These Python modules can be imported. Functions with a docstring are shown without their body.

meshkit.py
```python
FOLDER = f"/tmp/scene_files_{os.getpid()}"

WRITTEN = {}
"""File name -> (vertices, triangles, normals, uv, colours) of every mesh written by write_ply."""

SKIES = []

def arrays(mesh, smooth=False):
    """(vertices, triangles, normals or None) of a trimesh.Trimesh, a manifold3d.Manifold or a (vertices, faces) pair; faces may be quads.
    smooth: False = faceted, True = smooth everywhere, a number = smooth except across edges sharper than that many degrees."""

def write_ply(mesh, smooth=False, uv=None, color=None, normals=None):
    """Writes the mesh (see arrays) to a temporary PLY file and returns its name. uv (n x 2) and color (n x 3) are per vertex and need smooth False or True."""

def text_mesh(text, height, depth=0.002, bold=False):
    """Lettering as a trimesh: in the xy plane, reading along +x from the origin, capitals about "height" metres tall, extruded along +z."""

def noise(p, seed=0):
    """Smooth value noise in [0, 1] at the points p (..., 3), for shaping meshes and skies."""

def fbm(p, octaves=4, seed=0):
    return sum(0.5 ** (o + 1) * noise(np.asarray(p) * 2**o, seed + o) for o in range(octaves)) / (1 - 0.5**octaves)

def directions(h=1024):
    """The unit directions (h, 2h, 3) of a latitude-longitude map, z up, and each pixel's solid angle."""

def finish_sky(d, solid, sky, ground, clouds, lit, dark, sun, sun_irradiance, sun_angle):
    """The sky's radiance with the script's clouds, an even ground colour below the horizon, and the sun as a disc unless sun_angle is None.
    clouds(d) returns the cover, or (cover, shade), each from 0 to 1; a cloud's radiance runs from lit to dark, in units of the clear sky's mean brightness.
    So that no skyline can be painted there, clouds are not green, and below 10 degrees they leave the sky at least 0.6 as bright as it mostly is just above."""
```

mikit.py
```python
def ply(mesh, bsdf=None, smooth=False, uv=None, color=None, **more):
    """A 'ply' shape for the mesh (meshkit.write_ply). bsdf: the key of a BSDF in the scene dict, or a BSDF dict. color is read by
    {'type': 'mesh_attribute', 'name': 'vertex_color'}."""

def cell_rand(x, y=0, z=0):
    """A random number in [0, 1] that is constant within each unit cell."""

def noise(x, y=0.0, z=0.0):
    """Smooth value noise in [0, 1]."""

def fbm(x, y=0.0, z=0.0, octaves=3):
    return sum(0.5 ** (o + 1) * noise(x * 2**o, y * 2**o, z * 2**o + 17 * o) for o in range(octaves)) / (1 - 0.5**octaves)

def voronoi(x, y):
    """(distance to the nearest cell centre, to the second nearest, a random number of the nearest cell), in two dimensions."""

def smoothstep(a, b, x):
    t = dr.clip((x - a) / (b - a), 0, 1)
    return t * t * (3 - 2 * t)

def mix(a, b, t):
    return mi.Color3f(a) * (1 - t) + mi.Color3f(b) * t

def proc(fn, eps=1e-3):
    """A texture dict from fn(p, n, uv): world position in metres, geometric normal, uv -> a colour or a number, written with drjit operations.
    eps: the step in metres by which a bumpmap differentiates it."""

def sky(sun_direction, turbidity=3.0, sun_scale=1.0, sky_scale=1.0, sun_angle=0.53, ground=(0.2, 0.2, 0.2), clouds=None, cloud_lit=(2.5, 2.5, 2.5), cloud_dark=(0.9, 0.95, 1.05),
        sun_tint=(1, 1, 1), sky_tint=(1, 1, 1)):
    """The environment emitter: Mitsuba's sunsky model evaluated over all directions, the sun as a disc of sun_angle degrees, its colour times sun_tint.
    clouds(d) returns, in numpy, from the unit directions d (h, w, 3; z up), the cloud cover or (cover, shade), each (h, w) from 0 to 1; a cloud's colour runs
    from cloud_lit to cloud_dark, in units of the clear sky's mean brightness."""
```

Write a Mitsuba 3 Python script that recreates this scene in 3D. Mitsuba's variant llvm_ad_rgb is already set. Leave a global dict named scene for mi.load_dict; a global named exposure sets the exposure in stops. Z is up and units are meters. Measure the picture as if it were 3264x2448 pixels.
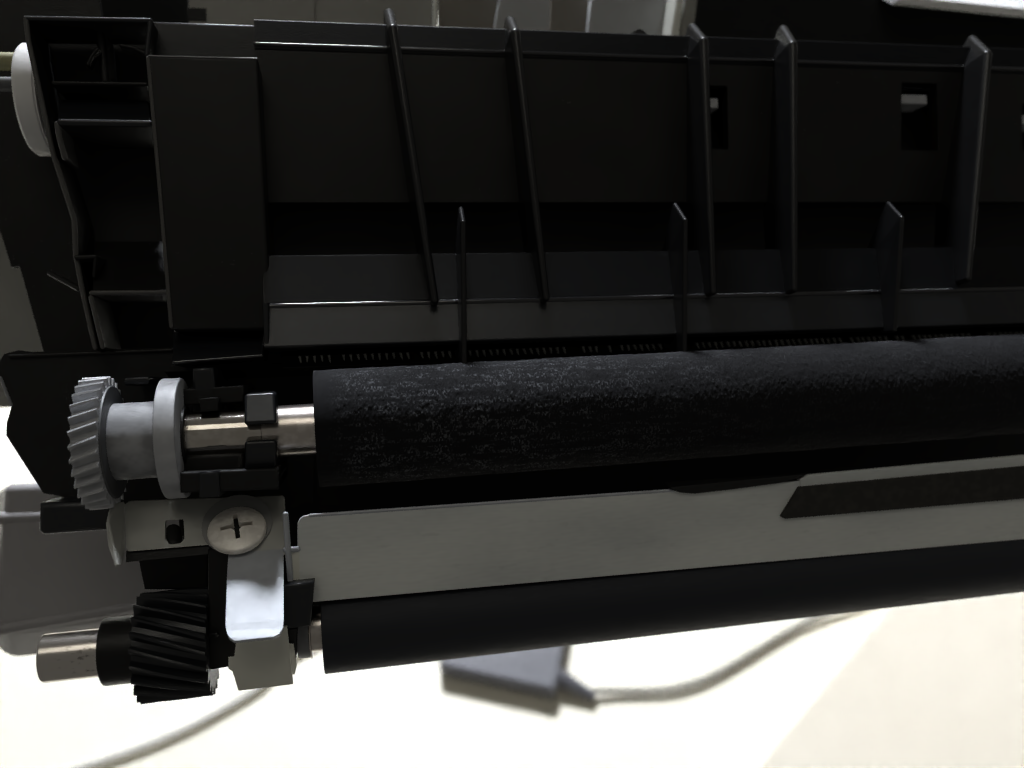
import math
import numpy as np, trimesh, mitsuba as mi, drjit as dr
import manifold3d as m3
from shapely.geometry import Polygon
import mikit, meshkit
from mikit import proc, noise, fbm, smoothstep, mix

rng = np.random.default_rng(7)
scene, labels = {}, {}
T = mi.ScalarTransform4f

# ---------------------------------------------------------------- camera, light, exposure
# The roller unit is modelled in millimetres in its own frame: x along the rollers, y across them, z out of its face.
AX = np.array([[0.97973408, 0.05583401, -0.19236344], [-0.05689662, 0.99838007, 0.0], [0.19205183, 0.01094483, 0.98132375]])
FOOT = np.array([-36.54905, 0.0, 186.45151])          # where the camera stands in that frame
EYE = np.array([0.0, 0.0, 0.585])
S2 = 2 ** -0.5
CW = np.array([[1, 0, 0], [0, S2, S2], [0, -S2, S2]], float)   # right, up, back of the camera in the world
def world(p):
    return EYE + 0.001 * ((np.asarray(p, float) - FOOT) @ AX) @ CW
def world_dir(d):
    return (np.asarray(d, float) @ AX) @ CW

exposure = 0.0
scene['camera'] = dict(type='thinlens', fov=2 * math.degrees(math.atan(1632 / 2770)), fov_axis='x', near_clip=0.01, far_clip=30.0,
                       aperture_radius=0.0013, focus_distance=0.178,
                       to_world=T().look_at(origin=EYE.tolist(), target=(EYE - CW[2]).tolist(), up=CW[1].tolist()))
def ceiling_light(key, at, w, h, rad, label):
    m = trimesh.creation.box((w, h, 0.05)); m.apply_translation(np.array(at) + [0, 0, 0.03])
    scene[key + '__housing'] = mikit.ply(m, 'white_paint')
    d = trimesh.Trimesh([[-w / 2.1, -h / 2.1, 0], [-w / 2.1, h / 2.1, 0], [w / 2.1, h / 2.1, 0], [w / 2.1, -h / 2.1, 0]], [[0, 1, 2], [0, 2, 3]], process=False)
    d.apply_translation(at)
    scene[key + '__diffuser'] = mikit.ply(d, 'white_paint', emitter={'type': 'area', 'radiance': {'type': 'rgb', 'value': rad}})
    labels[key] = dict(label=label, category='ceiling light')
ceiling_light('ceiling_light', world((-36.5, 2500.0, -410.0)), 0.36, 0.6, [275.0, 288.0, 308.0], 'cool white ceiling light beyond the machine')
ceiling_light('ceiling_light_001', (-0.05, 0.1, 2.5), 1.2, 0.8, [1.1, 1.04, 0.9], 'dim warm glowing panel added in place of the lit ceiling')  # added glowing panel standing in for the lit ceiling
scene['room_glow'] = dict(type='constant', radiance={'type': 'rgb', 'value': [0.105, 0.102, 0.093]})

# ---------------------------------------------------------------- materials
def rgb(*c): return {'type': 'rgb', 'value': list(c)}
def pr(**k): return {'type': 'twosided', 'b': dict(type='principled', **k)}
def bumped(b, fn, scale, eps=2e-5):
    return {'type': 'twosided', 'b': dict(type='bumpmap', t=proc(fn, eps), scale=scale, b=b)}
def grain(p, n, uv): return fbm(p.x * 9000, p.y * 9000, p.z * 9000, 2) * 0.00003
def wear(lo, hi, s=400.0):
    def f(p, n, uv):
        return mix(lo, hi, smoothstep(0.35, 0.75, fbm(p.x * s, p.y * s, p.z * s, 4)))
    return f
def dusty(p, n, uv):
    base = mix([.0055, .0053, .005], [.008, .0075, .0066], smoothstep(.35, .75, fbm(p.x * 90, p.y * 90, p.z * 90, 4)))
    dust = smoothstep(.90, .97, noise(p.x * 1700, p.y * 1700, p.z * 1700)) * smoothstep(.45, .7, fbm(p.x * 70, p.y * 70, p.z * 70, 3))
    return mix(base, [.045, .045, .046], dust)
scene['white_paint'] = pr(base_color=rgb(.8, .8, .8), roughness=.6)
scene['black_plastic'] = bumped(dict(type='principled', base_color=proc(dusty), roughness=.36, specular=.24), grain, 1.0)
scene['black_gloss'] = pr(base_color=rgb(.005, .005, .0054), roughness=.3, specular=.35)
scene['polished_edge'] = pr(base_color=rgb(.006, .006, .007), roughness=.1, specular=.7)
scene['shaded_black'] = pr(base_color=rgb(.0026, .0029, .0038), roughness=.4, specular=.12)  # darker copy for the slope and lip, their shade put into the colour
scene['edge_highlight'] = pr(base_color=rgb(.05, .048, .045), roughness=.5, specular=.4)  # paler than the black plastic: edge highlights put into the colour
scene['dark_and_shaded_grey'] = pr(base_color=rgb(.06, .062, .066), roughness=.5)  # axle plastic; also the gear web, with its shade put into the colour
scene['black_matte'] = pr(base_color=proc(wear([.004, .004, .004], [.006, .0058, .0055], 120)), roughness=.6, specular=.3)
scene['blue_black_plastic'] = bumped(dict(type='principled', base_color=rgb(.0068, .0076, .0092), roughness=.3, specular=.4), grain, 1.0)
scene['rubber'] = bumped(dict(type='principled', base_color=rgb(.0125, .014, .019), roughness=.6, specular=.3), grain, .6)
def foam_color(p, n, uv):
    a = fbm(uv.x * 760, uv.y * 95, 0.0, 3)
    b = fbm(uv.x * 60, uv.y * 50, 3.0, 3)
    speckled = smoothstep(0.006, 0.04, uv.x) * (1 - smoothstep(.1, .5, uv.x) * .85)  # specks thin out along the length, plain at the gear end
    return mix([.008, .008, .009], [.072, .075, .082], smoothstep(.42, .85, a) * smoothstep(.36, .70, b) * speckled)
scene['foam'] = pr(base_color=proc(foam_color), roughness=.95, specular=.1, sheen=.3)
scene['steel'] = bumped(dict(type='principled', base_color=proc(wear([.50, .46, .41], [.62, .58, .53], 500)), metallic=1.0, roughness=.1),
                        lambda p, n, uv: noise(p.x * 9000, p.y * 700, p.z * 700) * 0.00001, 1.0)
def stain(p, n, uv):
    a = fbm(p.x * 800, p.y * 1300, p.z * 1300, 5)
    return mix([.62, .58, .54], [.12, .10, .085], smoothstep(.58, .76, a) * .75 * smoothstep(-.0905, -.082, p.x))
scene['stained_steel'] = pr(base_color=proc(stain), metallic=1.0, roughness=.2)
scene['satin_steel'] = pr(base_color=proc(wear([.52, .47, .43], [.64, .59, .55], 700)), metallic=1.0, roughness=.24)
scene['screw_steel'] = pr(base_color=proc(wear([.72, .68, .62], [.84, .80, .74], 900)), metallic=.25, roughness=.45)
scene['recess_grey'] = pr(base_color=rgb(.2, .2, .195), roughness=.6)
def blade_tone(p, n, uv):
    big = fbm(p.x * 22, p.y * 60, p.z * 60, 3)
    streak = noise(p.x * 60, p.y * 2600, p.z * 2600)
    grime = smoothstep(.66, .82, fbm(p.x * 260, p.y * 700, p.z * 700, 4))
    c = mix([.44, .455, .45], [.61, .62, .595], smoothstep(.3, .7, big) * .75 + streak * .25)
    return c * (1 - grime * .07)
scene['blade_zinc'] = bumped(dict(type='principled', base_color=proc(blade_tone), metallic=.12, roughness=.46, specular=.5), grain, .5)
scene['zinc_shaded'] = pr(base_color=proc(wear([.27, .27, .25], [.36, .36, .335], 130)), metallic=.15, roughness=.5)  # darker zinc copy: shade on bracket and flange put into the colour
scene['zinc'] = bumped(dict(type='principled', base_color=proc(wear([.56, .555, .49], [.585, .58, .515], 120)), metallic=.12, roughness=.5, specular=.5), grain, .5)
scene['zinc_clean'] = bumped(dict(type='principled', base_color=proc(wear([.33, .345, .37], [.385, .40, .43], 240)), metallic=.25, roughness=.5, specular=.5), grain, .5)
scene['grey_plastic'] = bumped(dict(type='principled', base_color=proc(wear([.30, .305, .32], [.37, .375, .39], 350)), roughness=.45, specular=.5), grain, 1.0)
scene['dull_grey_plastic'] = bumped(dict(type='principled', base_color=proc(wear([.17, .172, .18], [.30, .305, .32], 260)), roughness=.5, specular=.4), grain, 1.0)
scene['wheel_plastic'] = pr(base_color=rgb(.66, .65, .64), roughness=.45)
scene['cover_plastic'] = pr(base_color=proc(wear([.25, .24, .245], [.28, .27, .275], 40)), roughness=.5)
scene['panel_grey'] = pr(base_color=proc(wear([.19, .187, .17], [.225, .22, .20], 30)), roughness=.55)
scene['panel_blue_grey'] = pr(base_color=rgb(.27, .275, .28), roughness=.5)
scene['panel_brown'] = pr(base_color=rgb(.13, .118, .10), roughness=.6)
scene['panel_dark'] = pr(base_color=rgb(.012, .0125, .0125), roughness=.9, specular=.1)
scene['post_light'] = pr(base_color=rgb(.55, .55, .50), roughness=.5)
scene['felt'] = bumped(dict(type='principled', base_color=proc(wear([.030, .029, .027], [.040, .038, .035], 700)), roughness=.95, specular=.1),
                       lambda p, n, uv: fbm(p.x * 4000, p.y * 4000, p.z * 4000, 2) * 0.0002, 1.0)
scene['comb_grey'] = pr(base_color=rgb(.34, .335, .31), roughness=.4)
scene['yellowed_plastic'] = pr(base_color=rgb(.26, .25, .13), roughness=.5)
scene['floor_paint'] = pr(base_color=proc(wear([.80, .755, .63], [.83, .785, .66], 5)), roughness=.45, specular=.4)
scene['board_paint'] = pr(base_color=proc(wear([.73, .67, .55], [.75, .69, .57], 14)), roughness=.5)
scene['adapter_plastic'] = pr(base_color=rgb(.078, .078, .09), roughness=.5)
scene['cable_grey'] = pr(base_color=rgb(.085, .08, .068), roughness=.5)
scene['cable_light'] = pr(base_color=rgb(.5, .495, .48), roughness=.5)

# ---------------------------------------------------------------- shape helpers (unit frame, mm)
used = {}
ZS = 0.0
PIV = np.array([-45.0, 45.0])     # the housing hangs turned a little against the rollers about this point
TH = math.radians(-0.85)
ROT = np.array([[math.cos(TH), -math.sin(TH)], [math.sin(TH), math.cos(TH)]])
def number(key):
    used[key] = used.get(key, -1) + 1
    return key if used[key] == 0 else f'{key}_{used[key]:03d}'
def put(key, mesh, mat, smooth=30, uv=None, raw=False):
    key = number(key)
    if hasattr(mesh, 'to_mesh'):
        m = mesh.to_mesh(); mesh = trimesh.Trimesh(np.array(m.vert_properties)[:, :3], np.array(m.tri_verts), process=False)
    v = np.array(mesh.vertices)
    if ZS and not raw: v = np.c_[(v[:, :2] - PIV) @ ROT.T + PIV, v[:, 2] + ZS]
    mesh = trimesh.Trimesh(v if raw else world(v), mesh.faces, process=False)
    scene[key] = mikit.ply(mesh, mat, smooth=smooth, uv=uv)
    return key
def cat(*ms): return trimesh.util.concatenate(ms)
def hull(pts): return trimesh.convex.convex_hull(np.asarray(pts, float))
BALL = trimesh.creation.icosphere(2).vertices
def balls(pts, r):
    r = np.broadcast_to(r, len(pts))
    return np.vstack([np.asarray(p, float) + BALL * q for p, q in zip(pts, r)])
def rod(pts, r): return cat(*[hull(balls([a, b], r)) for a, b in zip(pts[:-1], pts[1:])])
def xy(*ps): return [p[:2] for p in ps]
def block(ps, z0, z1, b=.35, corner=0.0, n=4):
    """A convex block: outline ps (x, y) at the front, its front edge rounded by b."""
    g = Polygon(ps)
    if not g.exterior.is_ccw: g = Polygon(list(g.exterior.coords)[::-1])
    if corner: g = g.buffer(-corner).buffer(corner, quad_segs=6)
    pts = [(x, y, z0) for x, y in g.exterior.coords]
    for k in range(n + 1):
        a = math.pi / 2 * k / n
        q = g.buffer(-b * (1 - math.cos(a)) - 1e-4, join_style=2)
        pts += [(x, y, z1 - b + b * math.sin(a)) for x, y in q.exterior.coords]
    return hull(pts)
def tilted(ps, th):
    """A convex sheet through 3-D outline points, thickness th behind."""
    ps = np.array(ps, float)
    n = np.cross(ps[1] - ps[0], ps[2] - ps[0]); n /= np.linalg.norm(n)
    if n[2] < 0: n = -n
    return hull(np.vstack([ps, ps - n * th]))
def flat(ps, z0, z1, holes=()):
    m = trimesh.creation.extrude_polygon(Polygon(ps, [list(h) for h in holes]), z1 - z0, engine='earcut')
    m.apply_translation((0, 0, z0)); return m
def along_x(yz, x0, x1, r=0.0):
    """A profile in (y, z) run along x, its corners rounded by r."""
    g = Polygon(yz)
    if r: g = g.buffer(-r, join_style=2).buffer(r, quad_segs=5)
    m = trimesh.creation.extrude_polygon(g, x1 - x0, engine='earcut')
    v = m.vertices
    return trimesh.Trimesh(np.c_[v[:, 2] + x0, v[:, 0], v[:, 1]], m.faces, process=False)
def lathe(prof, cy, cz, seg=96):
    """(x, r) profile turned about the x axis through (cy, cz)."""
    prof = np.array(prof, float); a = np.linspace(0, 2 * np.pi, seg, endpoint=False); k = len(prof)
    v = np.stack([np.repeat(prof[:, 0], seg), cy + np.outer(prof[:, 1], np.cos(a)).ravel(), cz + np.outer(prof[:, 1], np.sin(a)).ravel()], 1)
    i, j = np.meshgrid(np.arange(k - 1), np.arange(seg), indexing='ij'); j2 = (j + 1) % seg
    f = np.vstack([np.stack([i * seg + j, (i + 1) * seg + j, (i + 1) * seg + j2], -1).reshape(-1, 3), np.stack([i * seg + j, (i + 1) * seg + j2, i * seg + j2], -1).reshape(-1, 3)])
    return trimesh.Trimesh(v, f, process=False)
def drum(x0, x1, r, cy, cz, c=.3, bore=0.0, seg=96):
    return lathe([(x0, bore), (x0, r - c), (x0 + c * .3, r - c * .3), (x0 + c, r), (x1 - c, r), (x1 - c * .3, r - c * .3), (x1, r - c), (x1, bore)], cy, cz, seg)
def gear(x0, x1, r, depth, teeth, twist, cy, cz, land=.3, phase=0.0):
    pts = []
    for k in range(teeth):
        for t, q in ((0.0, r - depth), (.5 - land * .9, r - depth), (.5 - land * .35, r - depth * .12), (.5, r), (.5 + land * .35, r - depth * .12), (.5 + land * .9, r - depth)):
            a = 2 * math.pi * (k + t) / teeth + phase
            pts.append((q * math.cos(a), q * math.sin(a)))
    c = m3.CrossSection([pts])
    m = c.extrude(x1 - x0, 16, twist).to_mesh()
    v = np.array(m.vert_properties)[:, :3]
    return trimesh.Trimesh(np.c_[v[:, 2] + x0, v[:, 0] + cy, v[:, 1] + cz], np.array(m.tri_verts), process=False)
def X(p): return p[0]
def Y(p): return p[1]

# ---------------------------------------------------------------- floor, board, printer behind
fl = trimesh.creation.box((4.0, 2.6, 0.02)); fl.apply_translation((0, 1.25, -0.01))
put('floor', fl, 'floor_paint', False, raw=True); labels['floor'] = dict(kind='structure', label='bright white floor far below the rollers', category='floor')

# a thick cream board on the floor, its edge running away from the camera
b0, b1 = np.array((0.2791, 0.3368, 0.035)[:2]), np.array((0.1481, 0.2106, 0.035)[:2])
d = (b0 - b1) / np.linalg.norm(b0 - b1); a0, a1 = b1 - d * .25, b0 + d * .12
nrm = np.array([d[1], -d[0]])
bp = [a0, a1, a1 + nrm * .6, a0 + nrm * .6]
bd = hull([(x, y, 0.001) for x, y in bp] + [(x, y, .033) for x, y in bp] + [(x + e[0], y + e[1], .035) for (x, y), e in zip(bp, (nrm * .002, nrm * .002, -nrm * .002, -nrm * .002))])
put('cream_board', bd, 'board_paint', 20, raw=True)
labels['cream_board'] = dict(label='thick cream board lying on the floor beside the cable', category='board')

U1 = 'printer_body'
labels[U1] = dict(label='dark grey printer body with panels and posts behind the black roller unit', category='printer')
def panel(mat, ps, z, th=3.0, name='panel'):
    return put(f'{U1}__{name}', block(xy(*ps), z - th, z, .5), mat)
panel('panel_dark', [(-133.32, 112.69, -62.0), (-70.53, 114.79, -62.0), (-72.02, 87.32, -62.0), (-134.66, 86.62, -62.0)], -62)
panel('panel_grey', [(-70.79, 112.91, -58.0), (-37.48, 114.03, -58.0), (-39.36, 80.21, -58.0), (-72.57, 80.0, -58.0)], -58)
panel('panel_grey', [(-37.48, 114.49, -59.0), (-4.48, 115.59, -59.0), (-6.47, 80.74, -59.0), (-39.37, 80.54, -59.0)], -59)
panel('panel_brown', [(-2.09, 118.94, -66.0), (16.84, 119.57, -66.0), (9.07, 83.14, -66.0), (-4.14, 83.06, -66.0)], -66)
panel('panel_blue_grey', [(16.2, 118.15, -63.0), (31.02, 118.65, -63.0), (27.55, 82.27, -63.0), (8.06, 82.15, -63.0)], -63)
panel('panel_brown', [(32.37, 121.02, -68.0), (45.62, 121.47, -68.0), (40.43, 83.99, -68.0), (28.83, 83.92, -68.0)], -68)
panel('panel_blue_grey', [(44.33, 119.56, -64.0), (72.42, 120.49, -64.0), (61.02, 82.81, -64.0), (38.24, 82.66, -64.0)], -64)
panel('panel_dark', [(81.69, 130.32, -80.0), (253.7, 136.31, -80.0), (249.05, 67.5, -80.0), (66.1, 68.77, -80.0)], -80, name='panel')  # dark sheet standing in for an unlit opening
put(f'{U1}__slot', block(xy((-71.49, 105.69, -56.0), (-66.55, 105.66, -56.0), (-66.66, 102.21, -56.0), (-71.67, 102.25, -56.0)), -60, -57.6, .2), 'black_matte')
put(f'{U1}__post', block(xy((-4.82, 113.72, -55.0), (-3.77, 113.75, -55.0), (-6.17, 79.43, -55.0), (-7.4, 79.43, -55.0)), -70, -55, .5), 'post_light')
put(f'{U1}__post', block(xy((67.68, 115.67, -54.0), (69.64, 115.74, -54.0), (62.76, 79.54, -54.0), (59.07, 79.51, -54.0)), -84, -54, .6), 'post_light')
put(f'{U1}__post', block(xy((71.81, 117.67, -58.0), (76.04, 117.82, -58.0), (68.59, 80.89, -58.0), (64.61, 80.86, -58.0)), -84, -58, .6), 'panel_grey')
put(f'{U1}__rim', hull([(150.31, 119.1, -66.0), (224.7, 114.44, -66.0), (*(150.82, 127.12, -66.0)[:2], -78), (*(225.72, 129.78, -66.0)[:2], -78), (*(150.31, 119.1, -66.0)[:2], -72), (*(224.7, 114.44, -66.0)[:2], -72), (*(150.82, 127.12, -66.0)[:2], -82), (*(225.72, 129.78, -66.0)[:2], -82)]), 'white_paint')
put(f'{U1}__side_panel', block(xy((-171.11, 69.48, -90.0), (-108.51, 68.87, -90.0), (-112.14, 0.39, -90.0), (-174.4, 4.19, -90.0)), -94, -90, .8), 'panel_grey')
labels[f'{U1}__side_panel'] = dict(label='grey side panel of the printer')

# black cover at the printer's flank
cv = [(-130.72, 106.36, -45.0), (-91.24, 107.73, -45.0), (-80.3, 8.46, -45.0), (-107.36, 9.89, -45.0), (-107.7, 14.16, -45.0), (-112.09, 35.82, -45.0), (-113.93, 35.57, -45.0), (-115.64, 43.13, -45.0), (-131.42, 92.74, -45.0)]
put('flank_cover', flat(xy(*cv), -48, -45), 'black_plastic')
labels['flank_cover'] = dict(label='flat black cover plate standing behind the white wheel', category='cover')

# grey rounded cover at the lower left
ga = [(-124.85, -21.33, -66.0), (-66.2, -23.67, -66.0), (-67.8, -52.82, -66.0), (-126.29, -54.8, -66.0)]
cvr = hull(np.vstack([balls([(ga[0][0], ga[0][1], -70), (ga[1][0], ga[1][1], -70)], 2.0), balls([(ga[3][0], ga[3][1], -72), (ga[2][0], ga[2][1], -72)], 6.0),
                      balls([(-129.19, -62.22, -84.0), (-70.23, -60.31, -84.0)], 7.0), balls([(-136.47, -25.46, -100.0), (-70.28, -28.34, -100.0)], 3.0)]))
put('grey_cover__shell', cvr, 'cover_plastic', 50)
put('grey_cover__ridge', rod([(-128.72, -28.04, -68.6), (-66.86, -30.34, -68.6)], 1.7), 'cover_plastic', 60)
put('grey_cover__ridge', rod([(-128.45, -57.25, -67.0), (-67.9, -52.68, -67.0)], 1.7), 'cover_plastic', 60)
labels['grey_cover'] = dict(label='grey rounded plastic cover hanging below the black end plate', category='cover')

# adapter and cables on the floor
ad0 = [(-0.0527, 0.2909, 0.015), (0.0301, 0.2721, 0.015)]
e1 = np.array(ad0[1][:2]) - np.array(ad0[0][:2]); L = np.linalg.norm(e1); e1 /= L; e2 = np.array([-e1[1], e1[0]])
def on(a, b, z): return (*(np.array(ad0[0][:2]) + e1 * a + e2 * b), z)
ab = hull(balls([on(a, b, z) for a in (.004, L - .003) for b in (.003, .062) for z in (.003, .012)], .003))
put('power_adapter__body', ab, 'adapter_plastic', 40, raw=True)
put('power_adapter__strain_relief', hull(np.vstack([balls([on(L - .001, .014, .0075)], .007), balls([on(L + .024, .007, .005)], .0033)])), 'adapter_plastic', 50, raw=True)
labels['power_adapter'] = dict(label='dark grey power adapter brick lying on the white floor', category='power adapter')
def cable(key, pts, r, mat):
    pts = np.array(pts); t = np.linspace(0, 1, len(pts)); s = np.linspace(0, 1, 90)
    from scipy.interpolate import CubicSpline
    c = CubicSpline(t, pts)(s); out = []
    tan = np.gradient(c, axis=0); tan /= np.linalg.norm(tan, axis=1, keepdims=True)
    sd = np.cross(tan, [0, 0, 1]); sd /= np.linalg.norm(sd, axis=1, keepdims=True); up = np.cross(sd, tan)
    a = np.linspace(0, 2 * np.pi, 14, endpoint=False)
    v = (c[:, None] + r * (np.cos(a)[None, :, None] * sd[:, None] + np.sin(a)[None, :, None] * up[:, None])).reshape(-1, 3)
    i, j = np.meshgrid(np.arange(89), np.arange(14), indexing='ij'); j2 = (j + 1) % 14
    f = np.vstack([np.stack([i * 14 + j, i * 14 + j2, (i + 1) * 14 + j2], -1).reshape(-1, 3), np.stack([i * 14 + j, (i + 1) * 14 + j2, (i + 1) * 14 + j], -1).reshape(-1, 3)])
    put(key, trimesh.Trimesh(v, f, process=False), mat, True, raw=True)
cable('power_cable', [on(L + .022, .009, .006), (0.0806, 0.2773, 0.004), (0.1093, 0.2787, 0.004), (0.1392, 0.2875, 0.004), (0.1739, 0.3062, 0.004), (0.2078, 0.3254, 0.004), (0.2388, 0.3391, 0.005), (0.2752, 0.3518, 0.006), (0.326, 0.3683, 0.006)], .0019, 'cable_grey')
labels['power_cable'] = dict(label='thin grey cable curving across the floor from the adapter', category='cable')
cable('power_cable_001', [(-0.3402, 0.2067, 0.004), (-0.2971, 0.2205, 0.004), (-0.2565, 0.2347, 0.004), (-0.2194, 0.252, 0.004), (-0.1896, 0.271, 0.004), (-0.1729, 0.2852, 0.004), (-0.1545, 0.3067, 0.004), (-0.1114, 0.3242, 0.004), on(-.002, .02, .008)], .0021, 'cable_light')
used['power_cable'] = 1
labels['power_cable_001'] = dict(label='light grey cable on the floor under the black helical gear', category='cable')

# ---------------------------------------------------------------- the black roller unit
ZS = -8.0    # the whole housing lies this far behind its drawn depth
H = 'roller_unit'
labels[H] = dict(label='black plastic roller unit with tall guide ribs above the foam roller', category='printer part')
XL, XR = X((-51.64, 24.9, 0.0)), 178.0
def yz(y, z): return None
# upper wall with latch openings
hole1 = xy((57.21, 73.1, -8.0), (61.91, 73.06, -8.0), (61.51, 57.15, -8.0), (56.99, 57.26, -8.0))
hole2 = xy((110.88, 75.27, -8.0), (121.24, 75.21, -8.0), (120.73, 57.47, -8.0), (109.83, 57.52, -8.0))
hole3 = xy((146.92, 70.44, -8.0), (157.93, 70.33, -8.0), (157.28, 57.86, -8.0), (146.29, 57.91, -8.0))
YT, YM = Y((-32.61, 79.86, -8.0)), Y((-34.07, 43.94, -8.0))
put(f'{H}__back_wall', flat([(XL - .5, YM), (XR, YM), (XR, YT - .6), (XL - .5, YT - .6)], -11, -8, (hole1, hole2, hole3)), 'black_plastic')
put(f'{H}__inner_wall', flat([(XL - 4, Y((-35.09, 19.31, -18.0))), (XR, Y((-35.09, 19.31, -18.0))), (XR, YT - 2), (XL - 4, YT - 2)], -24, -20), 'black_matte')
for k, h in enumerate((hole1, hole2, hole3)):
    x0, x1 = min(p[0] for p in h), max(p[0] for p in h); y0, y1 = min(p[1] for p in h), max(p[1] for p in h)
    q = x0 + (x1 - x0) * (.62 if k == 0 else .84)
    put(f'{H}__latch', block([(x0 - .6, y1 - 5.1), (q, y1 - 5.1), (q, y1 - 2.6), (x0 - .6, y1 - 2.6)], -16, -9.6, .3), 'grey_plastic')
    put(f'{H}__latch_sill', hull([(x0, y0 - .1, -14), (x1, y0 - .1, -14), (x0, y0 - .1, -7.9), (x1, y0 - .1, -7.9), (x0, y0 + 1.6, -14), (x1, y0 + 1.2, -14)]), 'blue_black_plastic')
# sloping lip on top of the wall
put(f'{H}__top_lip', along_x([(YT - 1.5, -11.5), (YT - 1.5, -7.8), (YT, -7.8), (Y((-32.36, 85.69, -10.0)), -8.9), (Y((-32.32, 86.82, -12.0)), -22), (YT - 1.5, -22)], XL - .3, XR, .35), 'shaded_black', 25)
put(f'{H}__rear_rail', block(xy((-74.4, 86.17, -13.0), (-49.74, 86.27, -13.0), (-49.82, 77.39, -13.0), (-75.15, 77.34, -13.0)), -22, -13, .8), 'blue_black_plastic', 25)
put(f'{H}__lip_bump', hull([(*(38.73, 85.39, -14.5)[:2], -16.5), (*(45.0, 85.44, -14.5)[:2], -16.5), (*(40.31, 88.94, -14.5)[:2], -16.5), (*(42.01, 89.81, -14.5)[:2], -16.5), (*(43.32, 89.14, -14.5)[:2], -16.5)] +
    [(*(38.55, 85.18, -14.0)[:2], -13.6), (*(44.8, 85.24, -14.0)[:2], -13.6), (*(40.28, 88.58, -14.0)[:2], -14.2), (*(41.81, 89.27, -14.0)[:2], -14.2), (*(43.12, 88.68, -14.0)[:2], -14.2)]), 'black_plastic')
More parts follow.
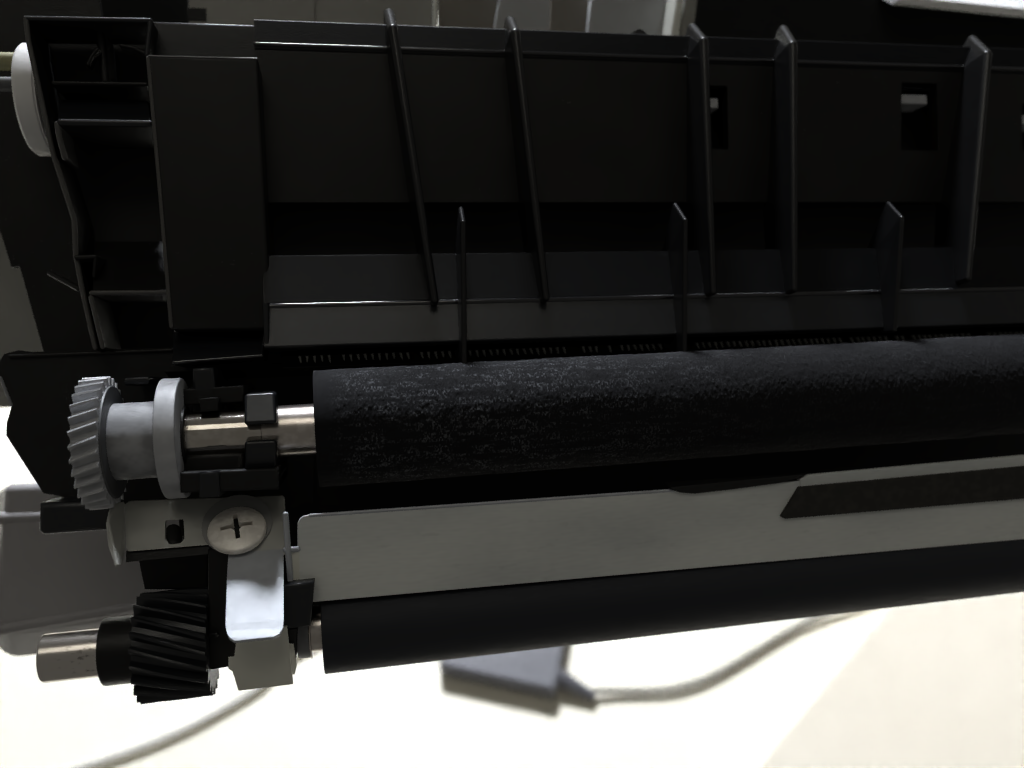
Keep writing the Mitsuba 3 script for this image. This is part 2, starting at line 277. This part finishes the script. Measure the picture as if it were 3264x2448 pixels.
# ledge
yA, yB, yC, yD = Y((-34.62, 30.52, 0.0)), Y((-35.07, 19.68, 6.0)), Y((-35.45, 10.53, 5.0)), Y((-35.47, 10.07, -2.0))
put(f'{H}__ledge', along_x([(yA + 1.5, -16.5), (yA, -.6), (yB, 3.4), (yC, 6.0), (yC - .4, 5.4), (yD, -3), (yD - 2.4, -7), (yD - 2.4, -16.5)], X((-51.37, 15.59, 6.0)), XR, .45), 'blue_black_plastic', 25)
put(f'{H}__ledge_end', block(xy((-51.45, 19.93, 6.0), (-50.19, 19.9, 6.0), (-50.41, 11.09, 6.0), (-51.44, 10.99, 6.0)), -4, 5.9, .5), 'blue_black_plastic')
put(f'{H}__top_lip__edge', rod([(XL, YT - .25, -7.9), (XR, YT - .25, -7.9)], .5), 'polished_edge', 60)
put(f'{H}__ledge__top_face', along_x([(yA + 1.7, -12), (yA + .15, -.35), (yB + .3, 3.45), (yB - .1, 2.2), (yA - 1, -3)], X((-51.3, 24.76, 1.0)), XR, .1), 'shaded_black', 25)
put(f'{H}__ledge__edge', rod([(X((-51.11, 20.0, 4.0)), yB - .35, 3.2), (XR, yB - .35, 3.2)], .66), 'polished_edge', 60)
# comb strip under the ledge
yE, yF = Y((-35.51, 9.05, -1.0)), Y((-35.63, 6.14, -1.0))
put(f'{H}__comb_bar', along_x([(yE, -8), (yE, -3.2), (yF, -1.2), (yF, -8)], X((-48.32, 7.85, -1.0)), XR, .2), 'black_plastic')
teeth = []
xt = X((-44.97, 8.42, -1.0))
while xt < XR - 3:
    h, dz, sk = rng.uniform(.85, 1.15), rng.uniform(-.25, .2), rng.uniform(.15, .45)
    if rng.random() > .12:
        yo = yE - .25
        teeth.append(hull([(xt, yo, -3.3), (xt + .55, yo, -3.3), (xt, yo, -2.4 + dz), (xt + .55, yo, -2.4 + dz), (xt + sk, yo - 1.5 * h, -2.2), (xt + .3 + sk, yo - 1.5 * h, -1.7 + dz), (xt + .3 + sk, yo - 1.5 * h, -2.6)]))
    xt += 1.58
put(f'{H}__comb_teeth', cat(*teeth), 'comb_grey', False); labels[f'{H}__comb_teeth'] = dict(kind='stuff')
# trough behind the rollers
put(f'{H}__trough', along_x([(yF + .4, -20), (yF + .4, -7), (yF - 2, -16), (Y((-37.23, -32.97, -16.0)), -16), (Y((-37.95, -50.53, -12.0)), -12), (Y((-37.95, -50.53, -12.0)), -20)], X((-73.68, -8.68, -16.0)), XR), 'black_matte')
# tall guide ribs: back of the head, front of the head, foot
for tb, tf, ft in (((-21.2, 89.77, -13.0), (-21.39, 81.01, -0.5), (-15.27, 19.56, 6.2)), ((8.13, 89.12, -13.0), (6.53, 81.06, -0.5), (9.52, 19.56, 6.2)), ((55.4, 89.21, -13.0), (52.63, 80.77, -0.5), (49.26, 20.07, 6.2)),
                   ((80.59, 89.67, -13.0), (75.91, 80.66, -0.5), (69.76, 20.24, 6.2)), ((136.52, 89.01, -13.0), (130.36, 80.09, -0.5), (116.39, 21.93, 6.2))):
    tb, tf, ft = map(np.array, (tb, tf, ft))
    foot_back, head_back = ft + [0, -1.0, -12], np.array([tf[0], tf[1] - 2, -16])
    put(f'{H}__guide_rib', hull(balls([tb, tf, ft, foot_back, head_back], [1.35, 1.2, .85, .7, 1.1])), 'black_gloss', False)
# short ribs over the ledge
for tb, tf, ft in (((-8.12, 40.14, 2.0), (-8.8, 35.8, 9.2), (-9.82, 5.41, 9.2)), ((43.06, 41.19, 1.0), (41.96, 35.96, 9.2), (40.37, 5.84, 9.2)), ((99.9, 41.71, 0.0), (96.82, 36.28, 9.2), (93.52, 9.69, 9.2))):
    tb, tf, ft = map(np.array, (tb, tf, ft))
    put(f'{H}__short_rib', hull(balls([tb, tf, ft, (ft[0], ft[1], 0), (tf[0], tf[1] - 12, -10)], .6)), 'black_gloss', False)
# column left of the wall
put(f'{H}__side_column', hull(np.vstack([block(xy((-73.09, 73.04, 1.0), (-50.67, 73.07, 1.0), (-50.02, 14.46, 1.0), (-70.6, 15.06, 1.0)), -18, 1, .8, .4).vertices])), 'black_plastic', 25)
put(f'{H}__column_foot', hull([(-71.39, 14.56, -5.0), (-52.5, 14.27, -5.0), (-70.19, 8.5, 2.6), (-52.17, 9.32, 2.6), (-70.3, 7.66, 2.2), (-52.24, 8.54, 2.2), (*(-70.7, 7.61, 0.0)[:2], -14), (*(-52.44, 8.44, 0.0)[:2], -14), (*(-71.4, 17.71, -5.0)[:2], -14), (*(-52.24, 17.46, -5.0)[:2], -14)]), 'blue_black_plastic', 20)
put(f'{H}__column_lip', rod([(-70.04, 8.11, 2.2), (-52.36, 8.95, 2.2)], .5), 'polished_edge', 60)
put(f'{H}__column_lip', rod([(-72.81, 72.86, 0.6), (-50.98, 72.94, 0.6)], .4), 'polished_edge', 60)

put(f'{H}__column_highlight', rod([(-73.02, 72.57, 0.5), (-71.7, 43.78, 0.5), (-70.6, 15.9, 0.5)], .5), 'edge_highlight', 60)  # pale rod painted as the light line on the column edge
# frame with pockets at the left end
FR = f'{H}__end_frame'
put(FR, flat(xy((-103.44, 89.4, -22.0), (-75.8, 89.91, -22.0), (-73.94, 11.92, -22.0), (-90.64, 12.48, -22.0), (-93.88, 27.0, -22.0), (-94.77, 35.74, -22.0), (-95.03, 43.02, -22.0), (-98.75, 58.25, -22.0), (-103.1, 84.21, -22.0)), -25, -22), 'black_matte')
def bar(name, pts, r, mat='black_plastic', deep=8.0):
    ps = []
    for a, b in zip(pts[:-1], pts[1:]):
        back = [(*a[:2], a[2] - deep), (*b[:2], b[2] - deep)]
        ps.append(hull(balls([a, b] + back, r)))
    put(f'{FR}__{name}', cat(*ps), 'black_matte', False)
    put(f'{FR}__{name}_edge', rod([(p[0], p[1], p[2] + r * .35) for p in pts], r), mat, 60)  # pale rods carry the edge highlight in their colour
bar('rim', [(-99.07, 83.49, -8.0), (-98.76, 78.78, -8.0), (-94.8, 54.63, -8.0), (-91.35, 40.44, -9.0), (-91.33, 32.58, -9.0), (-90.34, 25.25, -9.0), (-87.9, 12.39, -8.0)], .55, 'edge_highlight', 13)
bar('top_rail', [(-99.07, 83.49, -8.0), (-74.0, 84.0, -8.0)], .55, 'blue_black_plastic', 12)
bar('post', [(-73.88, 83.95, -8.0), (-74.95, 76.42, -8.0)], .5, 'blue_black_plastic', 12)
bar('divider', [(-85.63, 83.18, -14.0), (-84.99, 72.32, -14.0)], 1.0, 'black_plastic', 7)
bar('arc', [(-87.76, 75.08, -11.0), (-86.92, 76.91, -11.0), (-85.7, 78.48, -11.0)], .45, 'black_plastic', 2)
bar('arc', [(-80.72, 79.48, -11.0), (-78.3, 79.08, -11.0), (-76.04, 77.95, -11.0)], .4, 'black_plastic', 2)
bar('shelf', [(-94.68, 70.39, -10.0), (-75.72, 70.6, -10.0)], .5, 'black_plastic', 11)
bar('shelf', [(-92.08, 60.26, -5.0), (-74.31, 60.29, -5.0)], .8, 'blue_black_plastic', 16)
put(f'{FR}__shelf_top', hull([(-94.81, 68.15, -14.0), (-76.38, 68.27, -14.0), (-92.82, 60.52, -5.0), (-74.17, 60.57, -5.0), (-93.68, 61.16, -8.0), (-74.76, 61.2, -8.0), (-95.98, 68.61, -18.0), (-77.19, 68.71, -18.0)]), 'blue_black_plastic', 20)
bar('hook', [(-92.83, 59.98, -5.0), (-92.57, 57.05, -5.0), (-91.9, 53.11, -6.0)], .6, 'edge_highlight', 8)
bar('shelf', [(-87.62, 24.03, -6.0), (-72.06, 23.84, -6.0)], .55, 'edge_highlight', 14)
bar('shelf', [(-91.01, 31.95, -8.0), (-87.07, 32.16, -8.0)], .5, 'black_plastic', 10)
bar('rim', [(-87.08, 32.02, -8.0), (-87.87, 28.08, -9.0)], .4, 'black_plastic', 9)
bar('rim', [(-87.85, 23.08, -6.0), (-85.93, 12.36, -6.0)], .5, 'edge_highlight', 14)
bar('brace', [(-99.39, 30.04, -18.0), (-91.85, 25.63, -12.0)], .6, 'black_plastic', 4)
put(f'{FR}__pocket_wall', hull([(-90.38, 37.54, -20.0), (-74.67, 37.39, -20.0), (-87.73, 24.68, -7.0), (-72.35, 24.37, -7.0), (-91.09, 25.98, -20.0), (-74.72, 25.65, -20.0)]), 'black_plastic', 20)

# end plate behind the grey gear
ep = [(-108.15, 12.0, -14.0), (-105.21, 12.72, -14.0), (-102.69, 12.22, -14.0), (-73.32, 12.23, -14.0), (-41.89, 11.77, -14.0), (-43.44, -26.32, -14.0), (-89.14, -22.21, -14.0), (-101.44, -19.02, -14.0), (-108.43, -5.91, -14.0), (-108.2, -3.16, -14.0), (-107.05, 0.64, -14.0), (-109.47, 6.74, -14.0), (-109.09, 10.52, -14.0)]
put(f'{H}__end_plate', flat(xy(*ep), -18, -14), 'black_matte')
put(f'{H}__end_plate__rim', rod([(-106.77, 11.38, -13.6), (-73.27, 11.64, -13.6)], .45), 'black_plastic', 60)
put(f'{H}__end_plate__rim', rod([(-109.03, 6.73, -13.8), (-107.11, 0.78, -13.8)], .35), 'dull_grey_plastic', 60)  # grey rod painted as the light line on the plate edge
put(f'{H}__foot_block', block(xy((-99.22, -20.15, -4.0), (-85.31, -20.56, -4.0), (-85.56, -26.83, -4.0), (-98.75, -26.92, -4.0), (-99.68, -25.92, -4.0)), -16, -4, 1.3), 'blue_black_plastic')
ZS = 0.0
# small tabs and the clip that holds the shaft
put(f'{H}__tab', block(xy((-66.22, 6.91, 0.0), (-62.06, 6.95, 0.0), (-61.59, -0.29, 0.0), (-66.6, -0.12, 0.0)), -23, 0, .9), 'blue_black_plastic')
put(f'{H}__tab', block(xy((-64.49, -13.63, 9.8), (-60.77, -13.67, 9.8), (-60.93, -18.66, 9.8), (-64.75, -18.59, 9.8)), -23, 9.8, .6), 'blue_black_plastic')
put(f'{H}__shelf_bar', block(xy((-80.63, 5.88, -6.0), (-75.84, 5.88, -6.0), (-75.93, 4.31, -6.0), (-80.72, 4.32, -6.0)), -23, -6, .5), 'blue_black_plastic')
put(f'{H}__bearing_cap', block(xy((-68.41, 2.79, 2.0), (-56.34, 2.89, 0.0), (-56.53, -0.47, 0.0), (-68.93, -0.55, 0.0)), -23, 0, .4), 'black_matte')
put(f'{H}__bearing_cap', block(xy((-64.69, 0.68, 3.4), (-61.08, 0.72, 3.4), (-61.1, -1.93, 3.4), (-64.61, -2.09, 3.4)), -8, 3.4, .3), 'black_matte')
put(f'{H}__bearing_seat', block(xy((-68.76, -10.2, 4.0), (-56.65, -10.56, 4.0), (-57.07, -18.13, 4.0), (-69.17, -17.79, 4.0)), -23, 4, 1.2), 'black_plastic')
cl = hull(np.vstack([balls([(-54.88, 0.24, 6.0), (-50.39, 0.23, 6.0)], .8), balls([(-55.02, -4.5, 8.4), (-50.11, -4.57, 8.4)], .6), balls([(*(-55.25, 1.01, 2.0)[:2], -10), (*(-50.66, 1.01, 2.0)[:2], -10), (*(-55.06, -4.51, 8.0)[:2], 5), (*(-50.14, -4.58, 8.0)[:2], 5)], .7)]))
put(f'{H}__bearing_seat', block(xy((-68.1, -13.45, 8.8), (-49.76, -13.96, 8.8), (-49.99, -18.17, 8.8), (-68.32, -17.44, 8.8)), -23, 8.8, .5), 'black_matte')
put(f'{H}__snap_clip', cl, 'blue_black_plastic', 40)
put(f'{H}__snap_clip', hull(np.vstack([balls([(-55.16, -8.9, 8.2), (-50.37, -8.98, 8.2)], .7), balls([(-55.68, -14.26, 6.0), (-51.07, -14.35, 6.0)], .7), balls([(*(-55.6, -9.11, 4.0)[:2], 2), (*(-50.7, -9.2, 4.0)[:2], 2), (*(-55.89, -14.42, 4.0)[:2], -10), (*(-51.24, -14.51, 4.0)[:2], -10)], .7)])), 'blue_black_plastic', 40)
# bearing housings of the lower roller
put(f'{H}__bearing_housing', block(xy((-79.51, -31.55, -4.0), (-65.7, -31.42, -4.0), (-66.13, -39.24, -4.0), (-78.64, -37.97, -4.0)), -14, -4, .5), 'black_matte')
put(f'{H}__bracket_dark_edge', hull([(-79.94, -28.62, 3.5), (-64.21, -28.32, 3.5), (-64.18, -30.41, 4.5), (-79.81, -30.55, 4.5), (*(-80.71, -28.04, 0.0)[:2], -6), (*(-64.67, -27.59, 0.0)[:2], -6), (*(-80.17, -30.8, 3.0)[:2], -6), (*(-64.41, -30.66, 3.0)[:2], -6)]), 'black_matte')  # added black strip drawing the dark lower edge of the bracket
put(f'{H}__bearing_housing', block(xy((-64.42, -29.43, 5.0), (-57.94, -29.4, 5.0), (-59.23, -53.02, 5.0), (-65.72, -53.37, 5.0)), -12, 5, .6), 'black_plastic')
put(f'{H}__bearing_housing', block(xy((-50.07, -36.47, 12.0), (-43.88, -36.48, 12.0), (-45.07, -44.94, 12.0), (-50.66, -45.06, 12.0)), -8, 12, .5), 'blue_black_plastic')
put(f'{H}__bearing_housing', block(xy((-50.74, -46.12, 8.0), (-47.84, -46.19, 8.0), (-48.41, -52.13, 8.0), (-50.78, -52.23, 8.0)), -8, 8, .5), 'black_gloss')
put(f'{H}__clip_pin', rod([(-64.51, -45.99, 6.5), (-63.4, -45.91, 6.8)], .55), 'black_gloss', 60)

# ---------------------------------------------------------------- foam roller with its grey gear
F_ = 'foam_roller'
labels[F_] = dict(label='upper roller of speckled black foam with grey toothed gear on a steel shaft', category='roller')
cy, cz = Y((-46.57, -7.08, 0.0)), 0.0
x0, x1, rf = X((-42.15, -7.73, 4.0)), 178.0, 12.2
nx, na = 1500, 260
gx, gA = np.linspace(x0, x1, nx), np.linspace(-.45 * np.pi, 1.05 * np.pi, na)   # the part of its round that is not inside the trough
P, A = np.meshgrid(gx, gA, indexing='ij')
q = np.stack([P * 1.5, A * rf * .9, 0 * P], -1)
fade = np.clip((P - x0 - 1.5) / 5, 0, 1)
rr = rf + .2 * fade * (meshkit.fbm(q, 3, 5) - .5) + .22 * fade * (np.clip(meshkit.noise(np.stack([P * 2.6, A * rf * 1.4, 0 * P], -1), 9) - .55, 0, 1)) + .18 * (meshkit.noise(np.stack([P * .12, A * 2, 0 * P], -1), 3) - .5)
v = np.stack([P, cy + rr * np.sin(A), cz + rr * np.cos(A)], -1).reshape(-1, 3)
i, j = np.meshgrid(np.arange(nx - 1), np.arange(na - 1), indexing='ij')
f = np.vstack([np.stack([i * na + j, (i + 1) * na + j, (i + 1) * na + j + 1], -1).reshape(-1, 3), np.stack([i * na + j, (i + 1) * na + j + 1, i * na + j + 1], -1).reshape(-1, 3)])[:, ::-1]
put(f'{F_}__foam', trimesh.Trimesh(v, f, process=False), 'foam', True, uv=np.stack([(P - x0) / (x1 - x0), A / 3.2], -1).reshape(-1, 2))
put(f'{F_}__foam_end', lathe([(x0 + .05, 3), (x0 + .05, rf - .1), (x0 + 1.5, rf - .1)], cy, cz), 'black_matte')
put(f'{F_}__shaft', drum(X((-69.36, -5.91, 4.0)), X((-52.88, -6.37, 4.0)), 5.0, cy, cz, .2), 'steel')
put(f'{F_}__shaft', drum(X((-52.88, -6.37, 4.0)), x0 + 2, 5.35, cy, cz, .15), 'satin_steel')
put(f'{F_}__collar', drum(X((-72.18, -5.37, 12.0)), X((-68.14, -5.63, 12.0)), 12.2, cy, cz, .5, 4.9), 'grey_plastic')
put(f'{F_}__collar', drum(X((-68.87, -5.76, 8.0)), X((-67.53, -5.99, 5.0)), 6.4, cy, cz, .4, 4.9), 'black_plastic')
put(f'{F_}__sleeve', drum(X((-82.52, -5.45, 8.0)), X((-72.69, -6.12, 8.0)), 7.7, cy, cz, .3), 'dull_grey_plastic')
put(f'{F_}__gear', gear(X((-86.73, -4.93, 13.0)), X((-81.88, -5.26, 13.0)), 13.2, 1.7, 30, -7.0, cy, cz, .34), 'grey_plastic', 25)
put(f'{F_}__gear__web', drum(X((-82.14, -5.29, 12.0)) - .3, X((-81.92, -5.3, 12.0)) + .5, 11.3, cy, cz, .3), 'dark_and_shaded_grey')  # painted darker than the teeth to stand for shade

# ---------------------------------------------------------------- rubber roller with black helical gear
R_ = 'rubber_roller'
labels[R_] = dict(label='lower smooth black rubber roller with black helical gear and bare steel shaft end', category='roller')
ry, rz, rr_ = Y((-43.13, -48.7, 0.0)), 0.0, 9.2
put(f'{R_}__rubber', drum(X((-43.2, -47.62, 6.0)), 178.0, rr_, ry, rz, .25, 4.0, 128), 'rubber')
put(f'{R_}__shaft', drum(X((-65.72, -45.93, 3.0)), X((-42.43, -48.5, 3.0)), 4.6, ry, rz, .2), 'satin_steel')
put(f'{R_}__bushing', drum(X((-48.34, -48.94, 6.0)), X((-45.77, -49.23, 6.0)), 5.6, ry, rz, .25, 4.5), 'dull_grey_plastic')
put(f'{R_}__bushing', drum(X((-45.89, -50.77, 5.0)), X((-45.52, -50.82, 5.0)), 5.9, ry, rz, .15, 4.5), 'satin_steel')
put(f'{R_}__shaft', drum(X((-97.08, -45.82, 4.0)), X((-85.49, -46.54, 4.0)), 4.75, ry, rz, .45), 'stained_steel')
put(f'{R_}__collar', drum(X((-85.85, -45.93, 6.0)), X((-79.27, -46.07, 6.0)), 6.6, ry, rz, .4), 'black_plastic')
put(f'{R_}__gear', gear(X((-78.9, -45.55, 8.0)), X((-65.13, -46.19, 8.0)), 10.8, 1.7, 21, 29.0, ry, rz, .34), 'blue_black_plastic', 25)

# ---------------------------------------------------------------- steel plate with bracket
P_ = 'scraper_plate'
labels[P_] = dict(label='long grey metal plate between the two rollers with screwed bracket and bright bent tab', category='metal plate')
put(f'{P_}__blade', block(xy((-46.82, -26.64, 8.0), (-46.68, -25.28, 8.0), (-46.27, -24.44, 8.0), (-45.51, -23.94, 8.0), (-44.4, -23.78, 8.0), (32.96, -24.9, 8.0), (149.89, -26.47, 8.0), (148.71, -43.92, 8.0), (-44.4, -41.3, 8.0), (-47.43, -40.98, 8.0)), 7.2, 8, .3, .5), 'blade_zinc', 25)
put(f'{P_}__blade_rim', rod([(-44.05, -23.97, 7.8), (32.75, -25.04, 7.8)], .38), 'zinc_clean', 60)
put(f'{P_}__blade_lip', block(xy((62.51, -24.83, 8.3), (64.86, -24.03, 8.3), (149.78, -23.4, 8.3), (149.37, -29.46, 8.3), (62.52, -27.14, 8.3)), 7.1, 8.3, .4, .3), 'blade_zinc', 25)
put(f'{P_}__felt_pad', block(xy((57.24, -32.63, 9.0), (62.02, -26.47, 9.0), (148.87, -25.95, 9.0), (148.33, -34.02, 9.0), (58.26, -33.27, 9.0)), 8.0, 9, .3, .2), 'felt')
put(f'{P_}__film_flap', hull(balls([(32.04, -24.42, 8.6), (34.29, -25.28, 8.6), (37.37, -25.73, 8.6), (45.8, -25.51, 8.6), (57.02, -25.0, 8.6), (62.55, -24.03, 8.6), (67.31, -24.53, 4.0), (32.41, -23.83, 4.0)], .3)), 'black_matte')
put(f'{P_}__web', block(xy((-48.54, -30.37, 8.0), (-46.23, -30.33, 8.0), (-46.64, -37.68, 8.0), (-48.81, -37.46, 8.0)), 7, 8, .3), 'zinc')
put(f'{P_}__web_edge', rod([(-49.12, -30.24, 8.4), (-46.96, -30.39, 8.0)], .62), 'zinc_clean', 60)
put(f'{P_}__bend', rod([(-48.84, -23.26, 8.6), (-48.74, -30.24, 8.6), (-48.65, -36.94, 8.2)], .6), 'zinc_clean', 60)
YB = Y((-56.09, -30.52, 6.0))
def slope(m, off=0.0):
    """Leans a flat piece: z = 6 at the fold and less towards the top."""
    v = m.vertices.copy(); v[:, 2] += 6 + .85 * (YB - v[:, 1]) + off
    return trimesh.Trimesh(v, m.faces, process=False)
brk = flat(list(Polygon(xy((-81.3, -19.47, -2.5), (-49.58, -20.74, -3.6), (-49.31, -31.8, 6.6), (-60.58, -30.74, 6.6), (-60.67, -29.34, 5.3), (-64.52, -28.58, 4.8), (-79.66, -28.53, 6.2))).buffer(-.9).buffer(.9).exterior.coords)[:-1], -1.4, 0,
           [list(Polygon(xy((-73.06, -23.55, 0.7), (-69.49, -23.63, 0.5), (-68.99, -27.2, 3.9), (-69.84, -27.98, 4.7), (-71.81, -27.91, 4.8), (-72.73, -26.96, 4.0))).buffer(-.4).buffer(.4).exterior.coords)[:-1]])
put(f'{P_}__bracket', slope(brk), 'zinc_shaded', 20)
put(f'{P_}__bracket_boss', rod([(-71.82, -26.08, -1.0), (-71.28, -28.25, 2.0)], 1.5), 'black_matte', 60)
fl_ = hull(balls([(-81.44, -19.78, -2.0), (-82.5, -19.69, 1.0), (-82.1, -22.42, 6.5), (-81.24, -26.2, 9.0), (-79.71, -29.7, 11.5), (-79.62, -29.64, 10.0), (-80.12, -28.23, 5.6)], .45))
put(f'{P_}__flange', fl_, 'zinc_shaded', 25)
def ribbon(rows, th, corner=0):
    """A bent strip: rows of (left point, right point), thickness th."""
    rows = np.array(rows, float); k = len(rows)
    nn = []
    for t in range(k):
        a, b = rows[max(t - 1, 0)], rows[min(t + 1, k - 1)]
        n = np.cross(rows[t, 1] - rows[t, 0], b[0] - a[0]); n = n / np.linalg.norm(n); nn.append(-n if n[2] < 0 else n)
    nn = np.array(nn)[:, None]
    return cat(*[hull(np.vstack([rows[t], rows[t + 1], rows[t] - nn[t] * th, rows[t + 1] - nn[t + 1] * th])) for t in range(k - 1)])
put(f'{P_}__tab', ribbon([[(-60.38, -30.23, 6.1), (-49.77, -30.48, 6.0)], [(-60.34, -34.73, 10.8), (-49.73, -35.21, 10.6)], [(-59.97, -41.28, 18.4), (-49.6, -41.64, 18.2)],
                          [(-59.72, -42.29, 19.5), (-49.7, -42.72, 19.4)], [(-59.15, -43.11, 20.5), (-50.3, -43.49, 20.4)], [(-58.18, -43.74, 21.1), (-51.34, -43.82, 20.9)]], .9), 'zinc_clean', 25)
put(f'{P_}__lower_tab', hull([(-58.62, -44.03, 13.0), (-49.5, -44.32, 13.0), (-49.04, -55.96, 11.5), (-59.27, -55.98, 11.5), (-60.09, -51.97, 12.0), (*(-58.62, -44.03, 13.0)[:2], 11.8), (*(-49.5, -44.32, 13.0)[:2], 11.8), (*(-49.04, -55.96, 11.5)[:2], 10.4), (*(-59.27, -55.98, 11.5)[:2], 10.4), (*(-60.09, -51.97, 12.0)[:2], 11)]), 'zinc', 20)
put(f'{P_}__lower_tab', hull([(-60.67, -49.1, 12.1), (-58.59, -49.11, 12.1), (-58.81, -52.55, 11.8), (-60.12, -52.03, 11.8), (-60.82, -51.44, 11.9), (-60.8, -49.36, 11.2), (-58.7, -49.36, 11.2), (-58.94, -52.85, 10.8), (-60.96, -51.73, 10.9)]), 'zinc', 20)
put(f'{P_}__lower_tab', hull([(-49.66, -48.3, 10.0), (-48.66, -48.82, 9.0), (-48.29, -53.08, 9.0), (-48.69, -54.58, 10.0), (-49.21, -54.2, 11.0)] + [(-49.96, -49.39, 6.0), (-48.61, -53.97, 6.0)]), 'zinc', 20)

# screw
S_ = 'screw'
labels[S_] = dict(label='round cross-slotted steel screw fixing the grey bracket', category='screw')
sc = np.array((-58.75, -26.55, 3.4))
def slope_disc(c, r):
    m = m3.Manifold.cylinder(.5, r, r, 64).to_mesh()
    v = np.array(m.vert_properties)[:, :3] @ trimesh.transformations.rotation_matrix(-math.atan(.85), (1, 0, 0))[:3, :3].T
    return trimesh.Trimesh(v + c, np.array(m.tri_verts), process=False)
def on_slope(m):
    m = m.to_mesh(); v = np.array(m.vert_properties)[:, :3] @ trimesh.transformations.rotation_matrix(-math.radians(47), (1, 0, 0))[:3, :3].T
    return trimesh.Trimesh(v + sc, np.array(m.tri_verts), process=False)
head = m3.CrossSection([[(0, 0), (5.7, 0)] + [(5.7 - .5 * (1 - math.cos(t)), .7 + .5 * math.sin(t)) for t in np.linspace(0, 1.4, 5)] + [(r, 1.25 + .75 * (1 - (r / 5.2) ** 2)) for r in np.linspace(5.0, 0, 12)]]).revolve(72)
for ang in (8, 98):
    head = head - m3.Manifold.cube((6.2, .9, 3.0), True).rotate((0, 0, ang)).translate((0, 0, 1.75))
head = head - m3.Manifold.cylinder(3, .9, 1.3, 24).translate((0, 0, .3))
put(f'{S_}__head', on_slope(head), 'screw_steel', 30)
put(f'{S_}__slot_shade', on_slope(m3.Manifold.cylinder(.35, 3.6, 3.6, 32)), 'black_matte', 30)  # black disc added so the slots look deep in shade
put(f'{S_}__recess_ring', slope_disc(np.array((-58.89, -25.41, 1.6)), 6.9), 'recess_grey', 30)  # dark disc drawn for a sunken ring, its shade painted in

# ---------------------------------------------------------------- white wheel
W_ = 'guide_wheel'
labels[W_] = dict(label='white plastic wheel at the far left end beside the black frame', category='wheel')
wy, wz, wr = Y((-104.27, 72.62, -33.0)), -34.0, 12.6
wx0, wx1 = X((-104.08, 69.49, -24.0)), X((-101.27, 68.84, -22.0))
put(f'{W_}__rim', lathe([(wx0 + 1, 0), (wx0 + 1, wr - 2.5), (wx0 + .2, wr - 1.2), (wx0, wr - .5), (wx0 + .6, wr), (wx0 + 4.2, wr), (wx0 + 4.5, wr - .35), (wx0 + 4.8, wr), (wx1 + 2, wr - .2), (wx1 + 2.4, wr - 1), (wx1 + 2.4, 0)], wy, wz), 'wheel_plastic', 30)
put(f'{W_}__axle', drum(wx0 - 8, wx0 + 2, 2.0, wy + 7.6, wz + 4, .4), 'yellowed_plastic')
put(f'{W_}__axle', drum(wx0 - 8, wx0 + 2, 1.6, wy + 1.0, wz + 8, .4), 'dark_and_shaded_grey')
